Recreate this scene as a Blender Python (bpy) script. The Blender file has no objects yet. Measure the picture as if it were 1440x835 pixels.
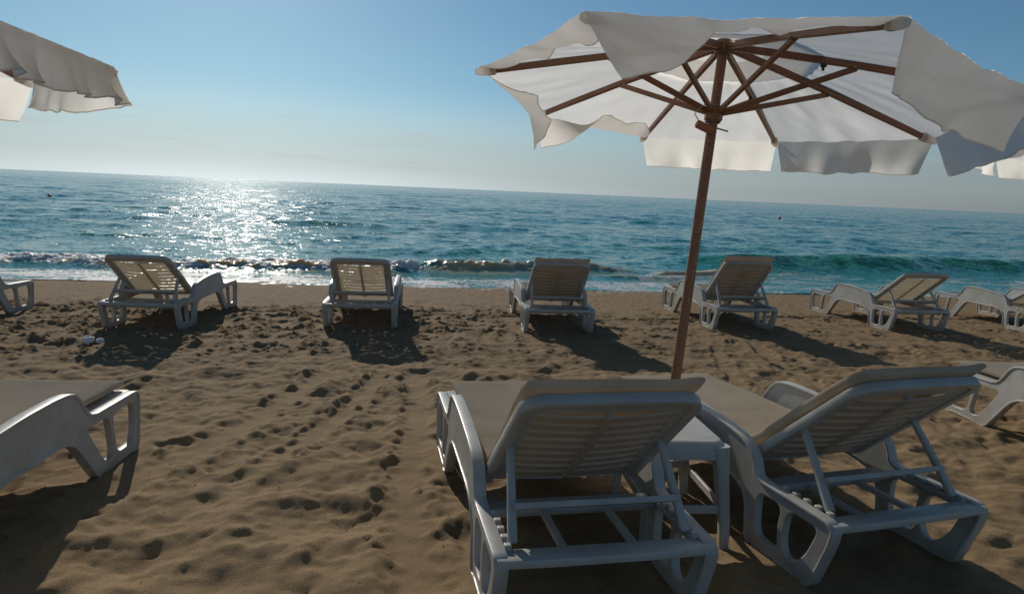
import bpy, math, random
import numpy as np
from mathutils import Matrix, Vector, noise as mnoise
R = math.radians
PI = math.pi
random.seed(4)
rng = np.random.default_rng(11)
scn = bpy.context.scene
COL = scn.collection

# ------------------------------------------------------------------ ground
SLOPE = 0.02                      # the beach falls 2 cm per metre towards the sea
SEA = -0.24                       # water level
def shore_n(x, y):                # metres seaward of the water's edge (negative: on the beach)
    return (y - 12.2 - 0.175 * x) / 1.015
def zs(x, y):                     # mean sand level
    return -SLOPE * (y - 0.175 * x) / 1.015

# ------------------------------------------------------------------ node helpers
def mat(name):
    m = bpy.data.materials.new(name); m.use_nodes = True
    nt = m.node_tree; nt.nodes.clear()
    out = nt.nodes.new('ShaderNodeOutputMaterial')
    return m, nt, out
def N(nt, t, **kw):
    n = nt.nodes.new(t)
    for k, v in kw.items():
        if k.startswith('i_'):
            key = k[2:]
            key = int(key) if key.isdigit() else key.replace('_', ' ')
            n.inputs[key].default_value = v
        else: setattr(n, k, v)
    return n
def L(nt, a, b): nt.links.new(a, b)
def ramp(nt, src, stops, interp='LINEAR'):
    r = N(nt, 'ShaderNodeValToRGB'); r.color_ramp.interpolation = interp
    e = r.color_ramp.elements
    while len(e) < len(stops): e.new(0.5)
    for i, (p, c) in enumerate(stops):
        e[i].position = p
        e[i].color = c if len(c) == 4 else (*c, 1)
    L(nt, src, r.inputs[0]); return r.outputs[0]
def noise(nt, vec, scale, detail=3, rough=0.5):
    n = N(nt, 'ShaderNodeTexNoise'); n.inputs['Scale'].default_value = scale
    n.inputs['Detail'].default_value = detail; n.inputs['Roughness'].default_value = rough
    if vec is not None: L(nt, vec, n.inputs['Vector'])
    return n
def mix(nt, fac, a, b, mode='MIX'):
    m = N(nt, 'ShaderNodeMix', data_type='RGBA', blend_type=mode)
    for s, v in ((0, fac), (6, a), (7, b)):
        if hasattr(v, 'links'): L(nt, v, m.inputs[s])
        elif s == 0: m.inputs[0].default_value = v
        else: m.inputs[s].default_value = (*v, 1) if len(v) == 3 else v
    return m.outputs[2]
def math_n(nt, op, a, b=0.0, clamp=False):
    m = N(nt, 'ShaderNodeMath', operation=op, use_clamp=clamp)
    for i, v in enumerate((a, b)):
        if hasattr(v, 'links'): L(nt, v, m.inputs[i])
        else: m.inputs[i].default_value = v
    return m.outputs[0]
def bump(nt, h, strength, dist=0.01, normal=None):
    b = N(nt, 'ShaderNodeBump'); b.inputs['Strength'].default_value = strength
    b.inputs['Distance'].default_value = dist; L(nt, h, b.inputs['Height'])
    if normal is not None: L(nt, normal, b.inputs['Normal'])
    return b.outputs[0]

# ------------------------------------------------------------------ materials
def make_plastic(name, base, dirt, tr=(0.78, 0.66, 0.48, 1), tmix=.10):
    m, nt, out = mat(name)
    tc = N(nt, 'ShaderNodeTexCoord')
    n1 = noise(nt, tc.outputs['Object'], 3.0, 5, 0.6)
    n2 = noise(nt, tc.outputs['Object'], 45.0, 3, 0.6)
    n4 = noise(nt, tc.outputs['Object'], 9.0, 6, 0.7)
    f = math_n(nt, 'MULTIPLY', n1.outputs[0], n4.outputs[0])
    c = mix(nt, ramp(nt, f, [(0.10, (0, 0, 0)), (0.30, (1, 1, 1))]), dirt, base)
    sep = N(nt, 'ShaderNodeSeparateXYZ'); L(nt, tc.outputs['Object'], sep.inputs[0])
    # sand stuck to the feet: brown dust on the lowest few centimetres
    g = N(nt, 'ShaderNodeMapRange'); L(nt, sep.outputs[2], g.inputs[0])
    g.inputs[1].default_value = 0.09; g.inputs[2].default_value = 0.0
    gd = math_n(nt, 'MULTIPLY', g.outputs[0], n2.outputs[0], True)
    c = mix(nt, gd, c, (0.33, 0.25, 0.16))
    p = N(nt, 'ShaderNodeBsdfPrincipled'); L(nt, c, p.inputs['Base Color'])
    p.inputs['Roughness'].default_value = 0.42
    L(nt, ramp(nt, n2.outputs[0], [(0.3, (.32,) * 3), (0.7, (.46,) * 3)]), p.inputs['Roughness'])
    t = N(nt, 'ShaderNodeBsdfTranslucent'); t.inputs[0].default_value = tr
    ms = N(nt, 'ShaderNodeMixShader'); ms.inputs[0].default_value = tmix
    L(nt, p.outputs[0], ms.inputs[1]); L(nt, t.outputs[0], ms.inputs[2]); L(nt, ms.outputs[0], out.inputs[0])
    return m
M_PLASTIC = make_plastic('white_plastic', (0.52, 0.505, 0.465), (0.38, 0.355, 0.31))
M_BACK = make_plastic('thin_warm_lit_plastic', (0.64, 0.58, 0.48), (0.54, 0.48, 0.39), (0.86, 0.76, 0.60, 1), .40)  # thin white plastic; warm glow of sun and sand bounce tinted into its colours

def make_cloth(name, col, trans, tmix, weave=900, stain=(0.94, 0.92, 0.89), openw=0.0, crease=.08):
    m, nt, out = mat(name)
    tc = N(nt, 'ShaderNodeTexCoord')
    n1 = noise(nt, tc.outputs['Object'], 4.0, 4, 0.6)
    n2 = noise(nt, tc.outputs['Object'], weave, 2, 0.5)
    c = mix(nt, ramp(nt, n1.outputs[0], [(0.42, (0, 0, 0)), (0.72, (1, 1, 1))]), col, tuple(a * b for a, b in zip(col, stain)))
    n3 = noise(nt, tc.outputs['Object'], 22.0, 4, 0.6)
    nb = bump(nt, n3.outputs[0], crease, 0.012); nb = bump(nt, n2.outputs[0], 0.02, 0.002, nb)
    d = N(nt, 'ShaderNodeBsdfDiffuse'); d.inputs['Roughness'].default_value = 0.6
    L(nt, c, d.inputs[0]); L(nt, nb, d.inputs['Normal'])
    t = N(nt, 'ShaderNodeBsdfTranslucent'); L(nt, mix(nt, 1.0, c, trans, 'MULTIPLY'), t.inputs[0]); L(nt, nb, t.inputs['Normal'])
    ms = N(nt, 'ShaderNodeMixShader'); ms.inputs[0].default_value = tmix
    L(nt, d.outputs[0], ms.inputs[1]); L(nt, t.outputs[0], ms.inputs[2])
    if openw:                                          # gaps of the open weave
        tp = N(nt, 'ShaderNodeBsdfTransparent'); mo = N(nt, 'ShaderNodeMixShader'); mo.inputs[0].default_value = openw
        L(nt, ms.outputs[0], mo.inputs[1]); L(nt, tp.outputs[0], mo.inputs[2]); ms = mo
    L(nt, ms.outputs[0], out.inputs[0])
    return m
M_CANOPY = make_cloth('white_canvas', (0.92, 0.90, 0.87), (1.0, 0.99, 0.97), 0.80, openw=.03)
M_POCKET = make_cloth('pocket_canvas', (0.62, 0.58, 0.52), (1, .95, .85), 0.15)
M_CUSHION = make_cloth('beige_cushion_fabric', (0.60, 0.515, 0.40), (1, .97, .92), 0.32, 700, (0.86, 0.84, 0.80), crease=.35)

def make_wood():
    m, nt, out = mat('brown_hardwood')
    tc = N(nt, 'ShaderNodeTexCoord')
    mp = N(nt, 'ShaderNodeMapping'); mp.inputs['Scale'].default_value = (1, 1, 0.06)
    L(nt, tc.outputs['UV'], mp.inputs[0])
    n1 = noise(nt, mp.outputs[0], 120.0, 5, 0.65)
    n2 = noise(nt, tc.outputs['Object'], 5.0, 3, 0.5)
    c = ramp(nt, n1.outputs[0], [(0.30, (0.100, 0.039, 0.016)), (0.55, (0.250, 0.103, 0.043)), (0.75, (0.36, 0.165, 0.076))])
    c = mix(nt, ramp(nt, n2.outputs[0], [(0.4, (0, 0, 0)), (0.8, (.6, .6, .6))]), c, (0.09, 0.05, 0.03))
    p = N(nt, 'ShaderNodeBsdfPrincipled'); L(nt, c, p.inputs['Base Color']); p.inputs['Roughness'].default_value = 0.42
    L(nt, bump(nt, n1.outputs[0], 0.25, 0.003), p.inputs['Normal'])
    L(nt, p.outputs[0], out.inputs[0]); return m
M_WOOD = make_wood()
def simple(name, col, rough=0.5, metal=0.0, var=0.25):
    m, nt, out = mat(name)
    tc = N(nt, 'ShaderNodeTexCoord'); n1 = noise(nt, tc.outputs['Object'], 40, 4, 0.6)
    c = mix(nt, n1.outputs[0], tuple(x * (1 - var) for x in col), tuple(min(1, x * (1 + var)) for x in col))
    p = N(nt, 'ShaderNodeBsdfPrincipled'); L(nt, c, p.inputs['Base Color'])
    p.inputs['Roughness'].default_value = rough; p.inputs['Metallic'].default_value = metal
    L(nt, bump(nt, n1.outputs[0], 0.1, 0.003), p.inputs['Normal']); L(nt, p.outputs[0], out.inputs[0]); return m
M_METAL = simple('weathered_metal', (0.22, 0.20, 0.17), 0.45, 0.8)
M_BLACK = simple('black_plastic', (0.02, 0.02, 0.022), 0.45)
M_TOGGLE = simple('terracotta_wood', (0.30, 0.115, 0.055), 0.6)
M_CORD = simple('pale_cord', (0.45, 0.36, 0.27), 0.8)
M_CHALK = simple('white_paint_mark', (0.42, 0.36, 0.30), 0.7)
M_PAPER = simple('crumpled_paper', (0.74, 0.73, 0.70), 0.6)
M_BUOY = simple('orange_buoy_plastic', (0.60, 0.13, 0.05), 0.4)
M_PLUG = simple('dark_blue_plug', (0.03, 0.035, 0.05), 0.5)

# ------------------------------------------------------------------ mesh building
class MB:
    def __init__(s): s.v = []; s.f = []; s.uv = {}
    def add(s, verts, faces):
        o = len(s.v); s.v += [tuple(map(float, p)) for p in verts]; s.f += [tuple(i + o for i in f) for f in faces]; return o
    def box(s, c, size, rot=None):
        hx, hy, hz = (a / 2 for a in size)
        vs = [Vector((sx * hx, sy * hy, sz * hz)) for sz in (-1, 1) for sy in (-1, 1) for sx in (-1, 1)]
        if rot is not None: vs = [rot @ p for p in vs]
        s.add([p + Vector(c) for p in vs], [(0, 2, 3, 1), (4, 5, 7, 6), (0, 1, 5, 4), (2, 6, 7, 3), (0, 4, 6, 2), (1, 3, 7, 5)])
    def sweep(s, path, section, side, closed=False, scales=None, caps=True):
        """section: 2D points (a along `side`, b along the in-plane normal) carried along path"""
        path = [Vector(p) for p in path]; n = len(path); m = len(section); side = Vector(side).normalized()
        vs = []
        for i, p in enumerate(path):
            if closed: t = path[(i + 1) % n] - path[i - 1]
            else: t = path[min(i + 1, n - 1)] - path[max(i - 1, 0)]
            t.normalize(); sd = (side - t * side.dot(t)).normalized(); nn = t.cross(sd)
            k = scales[i] if scales else 1.0
            if not hasattr(k, '__len__'): k = (k, k)
            for a, b in section: vs.append(p + sd * a * k[0] + nn * b * k[1])
        fs = []
        for i in range(n if closed else n - 1):
            j = (i + 1) % n
            for q in range(m):
                r = (q + 1) % m
                fs.append((i * m + q, i * m + r, j * m + r, j * m + q))
        if not closed and caps:
            fs.append(tuple(reversed(range(m)))); fs.append(tuple((n - 1) * m + q for q in range(m)))
        s.add(vs, fs)
    def tube(s, a, b, r0, r1=None, seg=12):
        a = Vector(a); b = Vector(b); r1 = r0 if r1 is None else r1
        d = (b - a).normalized(); side = Vector((1, 0, 0)) if abs(d.x) < .9 else Vector((0, 1, 0))
        sec = [(math.cos(2 * PI * k / seg), math.sin(2 * PI * k / seg)) for k in range(seg)]
        s.sweep([a, b], sec, side, scales=[r0, r1])
    def grid(s, P):                        # P: rows x cols x 3
        P = np.asarray(P); r, c = P.shape[:2]
        s.add(P.reshape(-1, 3), [(i * c + j, i * c + j + 1, (i + 1) * c + j + 1, (i + 1) * c + j) for i in range(r - 1) for j in range(c - 1)])
    def build(s, name, material, parent=None, smooth=35, bevel=0.0, uv=None):
        me = bpy.data.meshes.new(name); me.from_pydata(s.v, [], s.f); me.update()
        if bevel:
            pass
        ob = bpy.data.objects.new(name, me); COL.objects.link(ob); me.materials.append(material)
        if bevel:
            md = ob.modifiers.new('edge', 'BEVEL'); md.width = bevel; md.segments = 2; md.limit_method = 'ANGLE'; md.angle_limit = R(40)
        if smooth:
            me.shade_smooth() if hasattr(me, 'shade_smooth') else None
            me.set_sharp_from_angle(angle=R(smooth))
        if uv is not None:
            l = me.uv_layers.new(name='UVMap'); co = np.array([uv(Vector(v)) for v in s.v])
            idx = np.empty(len(me.loops), np.int32); me.loops.foreach_get('vertex_index', idx)
            l.data.foreach_set('uv', co[idx].astype(np.float32).ravel())
        if parent is not None: ob.parent = parent
        return ob
def rect(w, h): return [(-w / 2, -h / 2), (w / 2, -h / 2), (w / 2, h / 2), (-w / 2, h / 2)]
def rrect(w, h, r, k=4):
    o = []
    for cx, cy, a0 in ((w / 2 - r, h / 2 - r, 0), (-w / 2 + r, h / 2 - r, 90), (-w / 2 + r, -h / 2 + r, 180), (w / 2 - r, -h / 2 + r, 270)):
        for i in range(k + 1): a = R(a0 + 90 * i / k); o.append((cx + r * math.cos(a), cy + r * math.sin(a)))
    return o
def fillet(pts, it=2, closed=True):
    """corner cutting that keeps the long straight runs straight"""
    P = [np.array(p, float) for p in pts]
    for k in range(it):
        Q = []; n = len(P)
        for i in range(n):
            if not closed and i in (0, n - 1): Q.append(P[i]); continue
            a, b, c = P[i - 1], P[i], P[(i + 1) % n]
            la, lc = np.linalg.norm(a - b), np.linalg.norm(c - b)
            cut = 0.028 if k == 0 else 0.011
            Q.append(b + (a - b) / max(la, 1e-9) * min(cut, la * .33)); Q.append(b + (c - b) / max(lc, 1e-9) * min(cut, lc * .33))
        P = Q
    return P
def empty(name, label, cat, loc, rot=(0, 0, 0), group=None):
    o = bpy.data.objects.new(name, None); COL.objects.link(o); o.empty_display_size = 0.2
    o.location = loc; o.rotation_euler = rot; o['label'] = label; o['category'] = cat
    if group: o['group'] = group
    return o
def tag(o, label, cat, group=None):
    o['label'] = label; o['category'] = cat
    if group: o['group'] = group
    return o
def copy_tree(o, parent=None):
    c = o.copy(); COL.objects.link(c)
    if parent is not None: c.parent = parent
    for ch in o.children: copy_tree(ch, c)
    return c

# ------------------------------------------------------------------ sun lounger
LW = 0.37                                              # half width to the middle of a side frame
OUT = [(0, .300), (0, .245), (.095, 0), (.175, 0), (.19, .014), (.405, .014), (.42, 0), (.485, 0), (.50, .19), (.545, .245), (.66, .272),
       (1.14, .282), (1.23, .262), (1.29, .20), (1.455, 0), (1.53, 0), (1.545, .014), (1.80, .020), (1.815, .006), (1.875, .006), (1.90, .27),
       (1.893, .318), (1.85, .333), (1.42, .333), (1.365, .36), (1.29, .468), (1.235, .493), (1.12, .500), (.90, .492), (.66, .470), (.535, .445),
       (.475, .40), (.455, .335), (.435, .305)]
HOLES = [[(.060, .262), (.243, .262), (.268, .15), (.252, .050), (.190, .050), (.125, .11)],
         [(.270, .262), (.433, .262), (.438, .11), (.423, .062), (.385, .050), (.275, .050), (.292, .15)],
         [(1.345, .292), (1.575, .292), (1.597, .17), (1.620, .060), (1.56, .052), (1.508, .066)],
         [(1.602, .292), (1.843, .292), (1.853, .20), (1.838, .076), (1.795, .058), (1.642, .058), (1.620, .17)]]
def side_frame_mesh():
    cu = bpy.data.curves.new('frame_outline', 'CURVE'); cu.dimensions = '2D'; cu.fill_mode = 'BOTH'
    cu.extrude = 0.013; cu.bevel_depth = 0.005; cu.bevel_resolution = 2
    for pts in [OUT] + HOLES:
        P = fillet(pts); sp = cu.splines.new('POLY'); sp.points.add(len(P) - 1); sp.use_cyclic_u = True
        for q, p in zip(sp.points, P): q.co = (p[0], p[1], 0, 1)
    tmp = bpy.data.objects.new('tmp', cu); COL.objects.link(tmp)
    dg = bpy.context.evaluated_depsgraph_get(); me = bpy.data.meshes.new_from_object(tmp.evaluated_get(dg))
    vs = [v.co.copy() for v in me.vertices]; fs = [tuple(p.vertices) for p in me.polygons]
    bpy.data.objects.remove(tmp); bpy.data.curves.remove(cu); bpy.data.meshes.remove(me)
    return [(v.z, v.x, v.y) for v in vs], fs
SF_V, SF_F = side_frame_mesh()
def make_side_frame(sx, root):
    b = MB(); b.add([(x + sx * LW, y, z) for x, y, z in SF_V], SF_F)
    P = fillet(OUT)                                    # the moulded lip that runs round the whole outline
    b.sweep([(sx * LW, p[0], p[1]) for p in P], rrect(.050, .0155, .005, 2), (1, 0, 0), closed=True)
    fr = b.build('side_frame', M_PLASTIC, root, 40)
    r = MB()
    for k in range(5):                                 # ratchet teeth for the backrest prop
        r.box((sx * (LW - .034), .07 + .062 * k, .306), (.024, .026, .024))
    r.box((sx * (LW - .034), .20, .285), (.022, .34, .02))
    r.build('ratchet', M_PLASTIC, fr, 30, .003)
    return fr
def slat(b, x0, x1, c, du, dn, depth, th, dish, nx=10):
    """one curved slat from x0 to x1; c centre, du direction across the slat, dn panel normal"""
    rows = []
    for i in range(nx + 1):
        x = x0 + (x1 - x0) * i / nx; s = dish * (1 - (x / .30) ** 2)
        rows.append(Vector((x, 0, 0)) + c - dn * s)
    b.sweep(rows, [(-depth / 2, -th / 2), (depth / 2, -th / 2), (depth / 2, th / 2), (-depth / 2, th / 2)], du)
def make_lounger(back_deg, cushion, seed):
    rnd = random.Random(seed)
    root = empty('sun_lounger', '', 'sun lounger', (0, 0, 0), group='white plastic sun loungers')
    for sx in (-1, 1): make_side_frame(sx, root)
    # seat: slats between two rails
    b = MB()
    for sx in (-1, 1): b.box((sx * .315, 1.25, .318), (.05, 1.28, .030))
    b.box((0, 1.25, .3005), (.03, 1.22, .016))
    for k in range(19):
        slat(b, -.292, .292, Vector((0, .645 + k * .066, .322)), Vector((0, 1, 0)), Vector((0, 0, 1)), .052, .012, .010)
    b.build('seat', M_PLASTIC, root, 40)
    # cross members under and behind
    b = MB(); b.sweep([(-LW - .012, .035, .283), (-.2, .03, .281), (.2, .03, .281), (LW + .012, .035, .283)], rrect(.080, .032, .008, 2), (0, 1, 0))
    b.box((0, .083, .262), (.66, .012, .05)); b.build('rear_bar', M_PLASTIC, root, 40)
    b = MB(); b.box((0, .47, .258), (.69, .085, .028)); b.box((0, .47, .232), (.66, .012, .03))
    for x in (-.12, .14): b.box((x, .275, .252), (.028, .34, .022))
    b.build('cross_bar', M_PLASTIC, root, 40, .004)
    b = MB(); b.box((0, 1.40, .27), (.70, .05, .028)); b.build('cross_bar', M_PLASTIC, root, 40, .004)
    b = MB(); b.sweep([(-LW + .01, 1.868, .31), (-.2, 1.878, .312), (.2, 1.878, .312), (LW - .01, 1.868, .31)], rrect(.042, .04, .01, 2), (0, 0, 1)); b.build('foot_bar', M_PLASTIC, root, 40)
    # backrest
    a = R(back_deg); hy, hz = .615, .322; LB = .77
    u = Vector((0, -math.cos(a), math.sin(a))); n = Vector((0, math.sin(a), math.cos(a)))   # up the back / its front normal
    def bp(x, s, d=0.0): return Vector((x, hy, hz)) + u * s + n * d
    b = MB(); w0, w1 = .318, .302
    path = [(-w0, 0)] + [(-w0 + (w0 - w1) * t, LB * t) for t in (.3, .6, .85)]
    crn = []
    for k in range(7): t = k / 6 * PI / 2; crn.append((-w1 + .07 - .07 * math.cos(t), LB - .07 + .07 * math.sin(t)))
    half = path[:-1] + [(-w1 - .001, LB - .12)] + crn
    full = half + [(0, LB + .004)] + [(-x, s) for x, s in reversed(half)]
    b.sweep([bp(x, s, .0) for x, s in full], rrect(.040, .040, .007, 2), n)     # U-shaped rim
    fr_in = []
    for sx in (-1, 1): b.sweep([bp(sx * .283, .02, -.004), bp(sx * .272, LB - .05, -.004)], rect(.012, .05), n)
    b.box(bp(0, .035, -.003), (.55, .05, .012), Matrix(((1, 0, 0), (0, u.y, n.y), (0, u.z, n.z))))
    b.box(bp(0, LB - .045, -.003), (.53, .075, .013), Matrix(((1, 0, 0), (0, u.y, n.y), (0, u.z, n.z))))
    bk = b.build('backrest', M_PLASTIC, root, 40)
    b = MB()
    for k in range(9):
        s = .095 + k * .0697
        tilt = R(-7); du = (u * math.cos(tilt) + n * math.sin(tilt))
        slat(b, -.27, .27, bp(0, s, .002), du, n, .0605, .009, .022, 14)
    b.sweep([bp(0, .06, -.022), bp(0, .35, -.026), bp(0, LB - .08, -.020)], rect(.022, .024), n)
    b.build('slat_panel', M_BACK, bk, 40)
    # prop: two arms joined by a cross bar
    b = MB(); foot = Vector((0, .115, .335)); sA = .40
    for sx in (-1, 1):
        top = bp(sx * .292, sA, -.03); ft = Vector((sx * .312, foot.y, foot.z))
        m1 = top.lerp(ft, .5) + Vector((0, 0, .004))
        b.sweep([top + (top - ft).normalized() * .03, m1, ft + (ft - top).normalized() * .035], rrect(.028, .022, .005, 2), (1, 0, 0), scales=[(1, 1), (1.05, 1.1), (1.2, 1.3)])
    c = bp(0, sA, -.03).lerp(foot, .70)
    b.box(c, (.60, .075, .022), Matrix.Rotation(R(-28), 3, 'X'))
    b.build('prop_frame', M_PLASTIC, root, 40, .003)
    b = MB(); b.tube((LW + .029, .125, .115), (LW + .036, .125, .115), .017, seg=10); b.build('leg_plug', M_PLUG, root, 40)
    cu = None
    if cushion: cu = make_cushion(hy, hz, u, n, LB, rnd, .025 if back_deg in (39, 43) else .060)
    return root, cu
def make_cushion(hy, hz, u, n, LB, rnd, ext=.060):
    th, W = .050, .620
    zc = .338 + th / 2
    pts = []
    for k in range(24): pts.append(Vector((0, 1.915 - k * (1.915 - .70) / 23, zc)))
    o = Vector((0, hy, hz)) + n * (.030 + th / 2)
    pts += [Vector((0, .665, zc + .004)), Vector((0, .655, zc + .016)), o + u * .10]
    for k in range(1, 15): t = k / 14; pts.append(o + u * (.10 + t * (LB - ext)) - n * .016 * t ** 6)
    sec = []
    M = 40
    for k in range(M):
        t = 2 * PI * k / M; c, s_ = math.cos(t), math.sin(t)
        e = .22
        sec.append((W / 2 * math.copysign(abs(c) ** e, c), th / 2 * math.copysign(abs(s_) ** .55, s_)))
    b = MB(); sc = [(1, 1)] * len(pts); sc[0] = (.985, .55); sc[-1] = (.985, .55)
    b.sweep(pts, sec, (1, 0, 0), scales=sc)
    seed = rnd.random() * 50
    vs = []
    for x, y, z in b.v:
        p = Vector((x * 4, y * 3.2, z * 4 + seed)); q = Vector((x * 13, y * 9, z * 12 + seed))
        d = mnoise.noise(p) * .010 + mnoise.noise(q) * .0035
        e = max(0, abs(x) - W / 2 + .03) / .03
        vs.append((x + d * .8 * e, y + d * .3, z + d * .9 + .008 * (abs(x) / (W / 2)) ** 4))
    b.v = vs
    ob = b.build('lounger_cushion', M_CUSHION, None, 60)
    return ob

LOUNGERS = [  # x, y, heading (deg), backrest angle, cushion, label, cushion label
    (.366, 2.117, 12, 40, True, 'large white lounger with raised cushioned back, nearest, on the left of the side table', 'beige cushion on the nearest lounger left of the umbrella pole'),
    (1.60, 2.50, 18, 40, True, 'large white lounger with raised cushioned back, on the right of the side table', 'beige cushion on the near lounger right of the umbrella pole'),
    (-2.28, 1.74, 5, 38, True, 'white lounger at the left edge, close up, only its cushioned foot end showing', 'pale cushion on the close lounger cut off by the left edge'),
    (3.89, 3.27, 4, 40, True, 'white lounger by the right edge behind the near pair, its cushioned foot end showing', 'beige cushion on the lounger behind the near pair at the right edge'),
    (-5.86, 6.0, 5, 36, False, 'bare white lounger in the seaside row, cut off by the left edge', None),
    (-3.79, 6.81, 5, 35, False, 'bare white lounger in the seaside row with litter on the sand by its leg', None),
    (-1.66, 7.33, 7, 36, False, 'bare white lounger seen from straight behind, third from left in the seaside row', None),
    (.55, 7.52, 6, 38.5, True, 'cushioned lounger in the seaside row before the brown breaking wave', 'beige cushion on the seaside lounger before the brown breaking wave'),
    (2.88, 8.22, 7.5, 43, True, 'cushioned lounger in the seaside row half behind the wooden umbrella pole', 'beige cushion on the seaside lounger half behind the umbrella pole'),
    (5.28, 8.67, 8, 35, False, 'bare white lounger right of the umbrella pole, second from right in the seaside row', None),
    (7.32, 9.0, 5, 30, False, 'bare white lounger in the seaside row, cut off by the right edge', None),
]
protos = {}
for i, (x, y, hd, bk, cush, lab, clab) in enumerate(LOUNGERS):
    key = (bk, cush)
    if key not in protos:
        root, cu = make_lounger(bk, cush, i + 3); protos[key] = (root, cu)
    else:
        root = copy_tree(protos[key][0]); cu = None
        if cush: cu = protos[key][1].copy(); COL.objects.link(cu)
    root['label'] = lab
    root.location = (x, y, zs(x, y + .9) + SLOPE * .9 - .006); root.rotation_euler = (-SLOPE, 0, R(hd))
    if cu is not None:
        cu.location = root.location; cu.rotation_euler = root.rotation_euler
        tag(cu, clab, 'cushion', 'lounger cushions')

# ------------------------------------------------------------------ side table
def side_table():
    x, y = .765, 3.03
    root = empty('side_table', 'low white plastic table between the two near loungers', 'table', (x, y, zs(x, y) - .004), (-SLOPE, 0, R(5)))
    hw, hd, h = .165, .255, .462
    b = MB()
    rows = []
    sec = rrect(2 * hw, 2 * hd, .055, 6)
    for z, k in ((h - .075, 1.03), (h - .03, 1.012), (h - .012, .985), (h - .002, .94), (h, .90)): rows.append([(sx * k, sy * k, z) for sx, sy in sec])
    m = len(sec)
    b.add([p for r in rows for p in r], [(i * m + q, i * m + (q + 1) % m, (i + 1) * m + (q + 1) % m, (i + 1) * m + q) for i in range(len(rows) - 1) for q in range(m)] + [tuple((len(rows) - 1) * m + q for q in range(m))])
    rows = [[(sx * .965, sy * .965, z) for sx, sy in sec] for z in (h - .075, h - .014)]
    b.add([p for r in rows for p in r], [(q, m + q, m + (q + 1) % m, (q + 1) % m) for q in range(m)] + [tuple(m + q for q in reversed(range(m)))])
    b.build('table_top', M_PLASTIC, root, 35)
    for sx in (-1, 1):
        for sy in (-1, 1):
            b = MB(); tx, ty = sx * (hw - .022), sy * (hd - .022); fx, fy = sx * (hw + .012), sy * (hd + .014)
            b.sweep([(tx, ty, h - .02), (tx + sx * .008, ty + sy * .008, h - .12), (fx - sx * .004, fy - sy * .004, .1), (fx, fy, -.02)], rrect(.062, .062, .016, 3), (1, 0, 0), scales=[1.15, .95, .72, .66])
            b.build('leg', M_PLASTIC, root, 40)
    for s_ in (-1, 1):
        b = MB(); b.box((0, s_ * (hd + .004), .165), (2 * hw - .02, .016, .036)); b.build('stretcher', M_PLASTIC, root, 40, .003)
        b = MB(); b.box((s_ * (hw + .002), 0, .168), (.016, 2 * hd - .02, .036)); b.build('stretcher', M_PLASTIC, root, 40, .003)
side_table()

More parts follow.
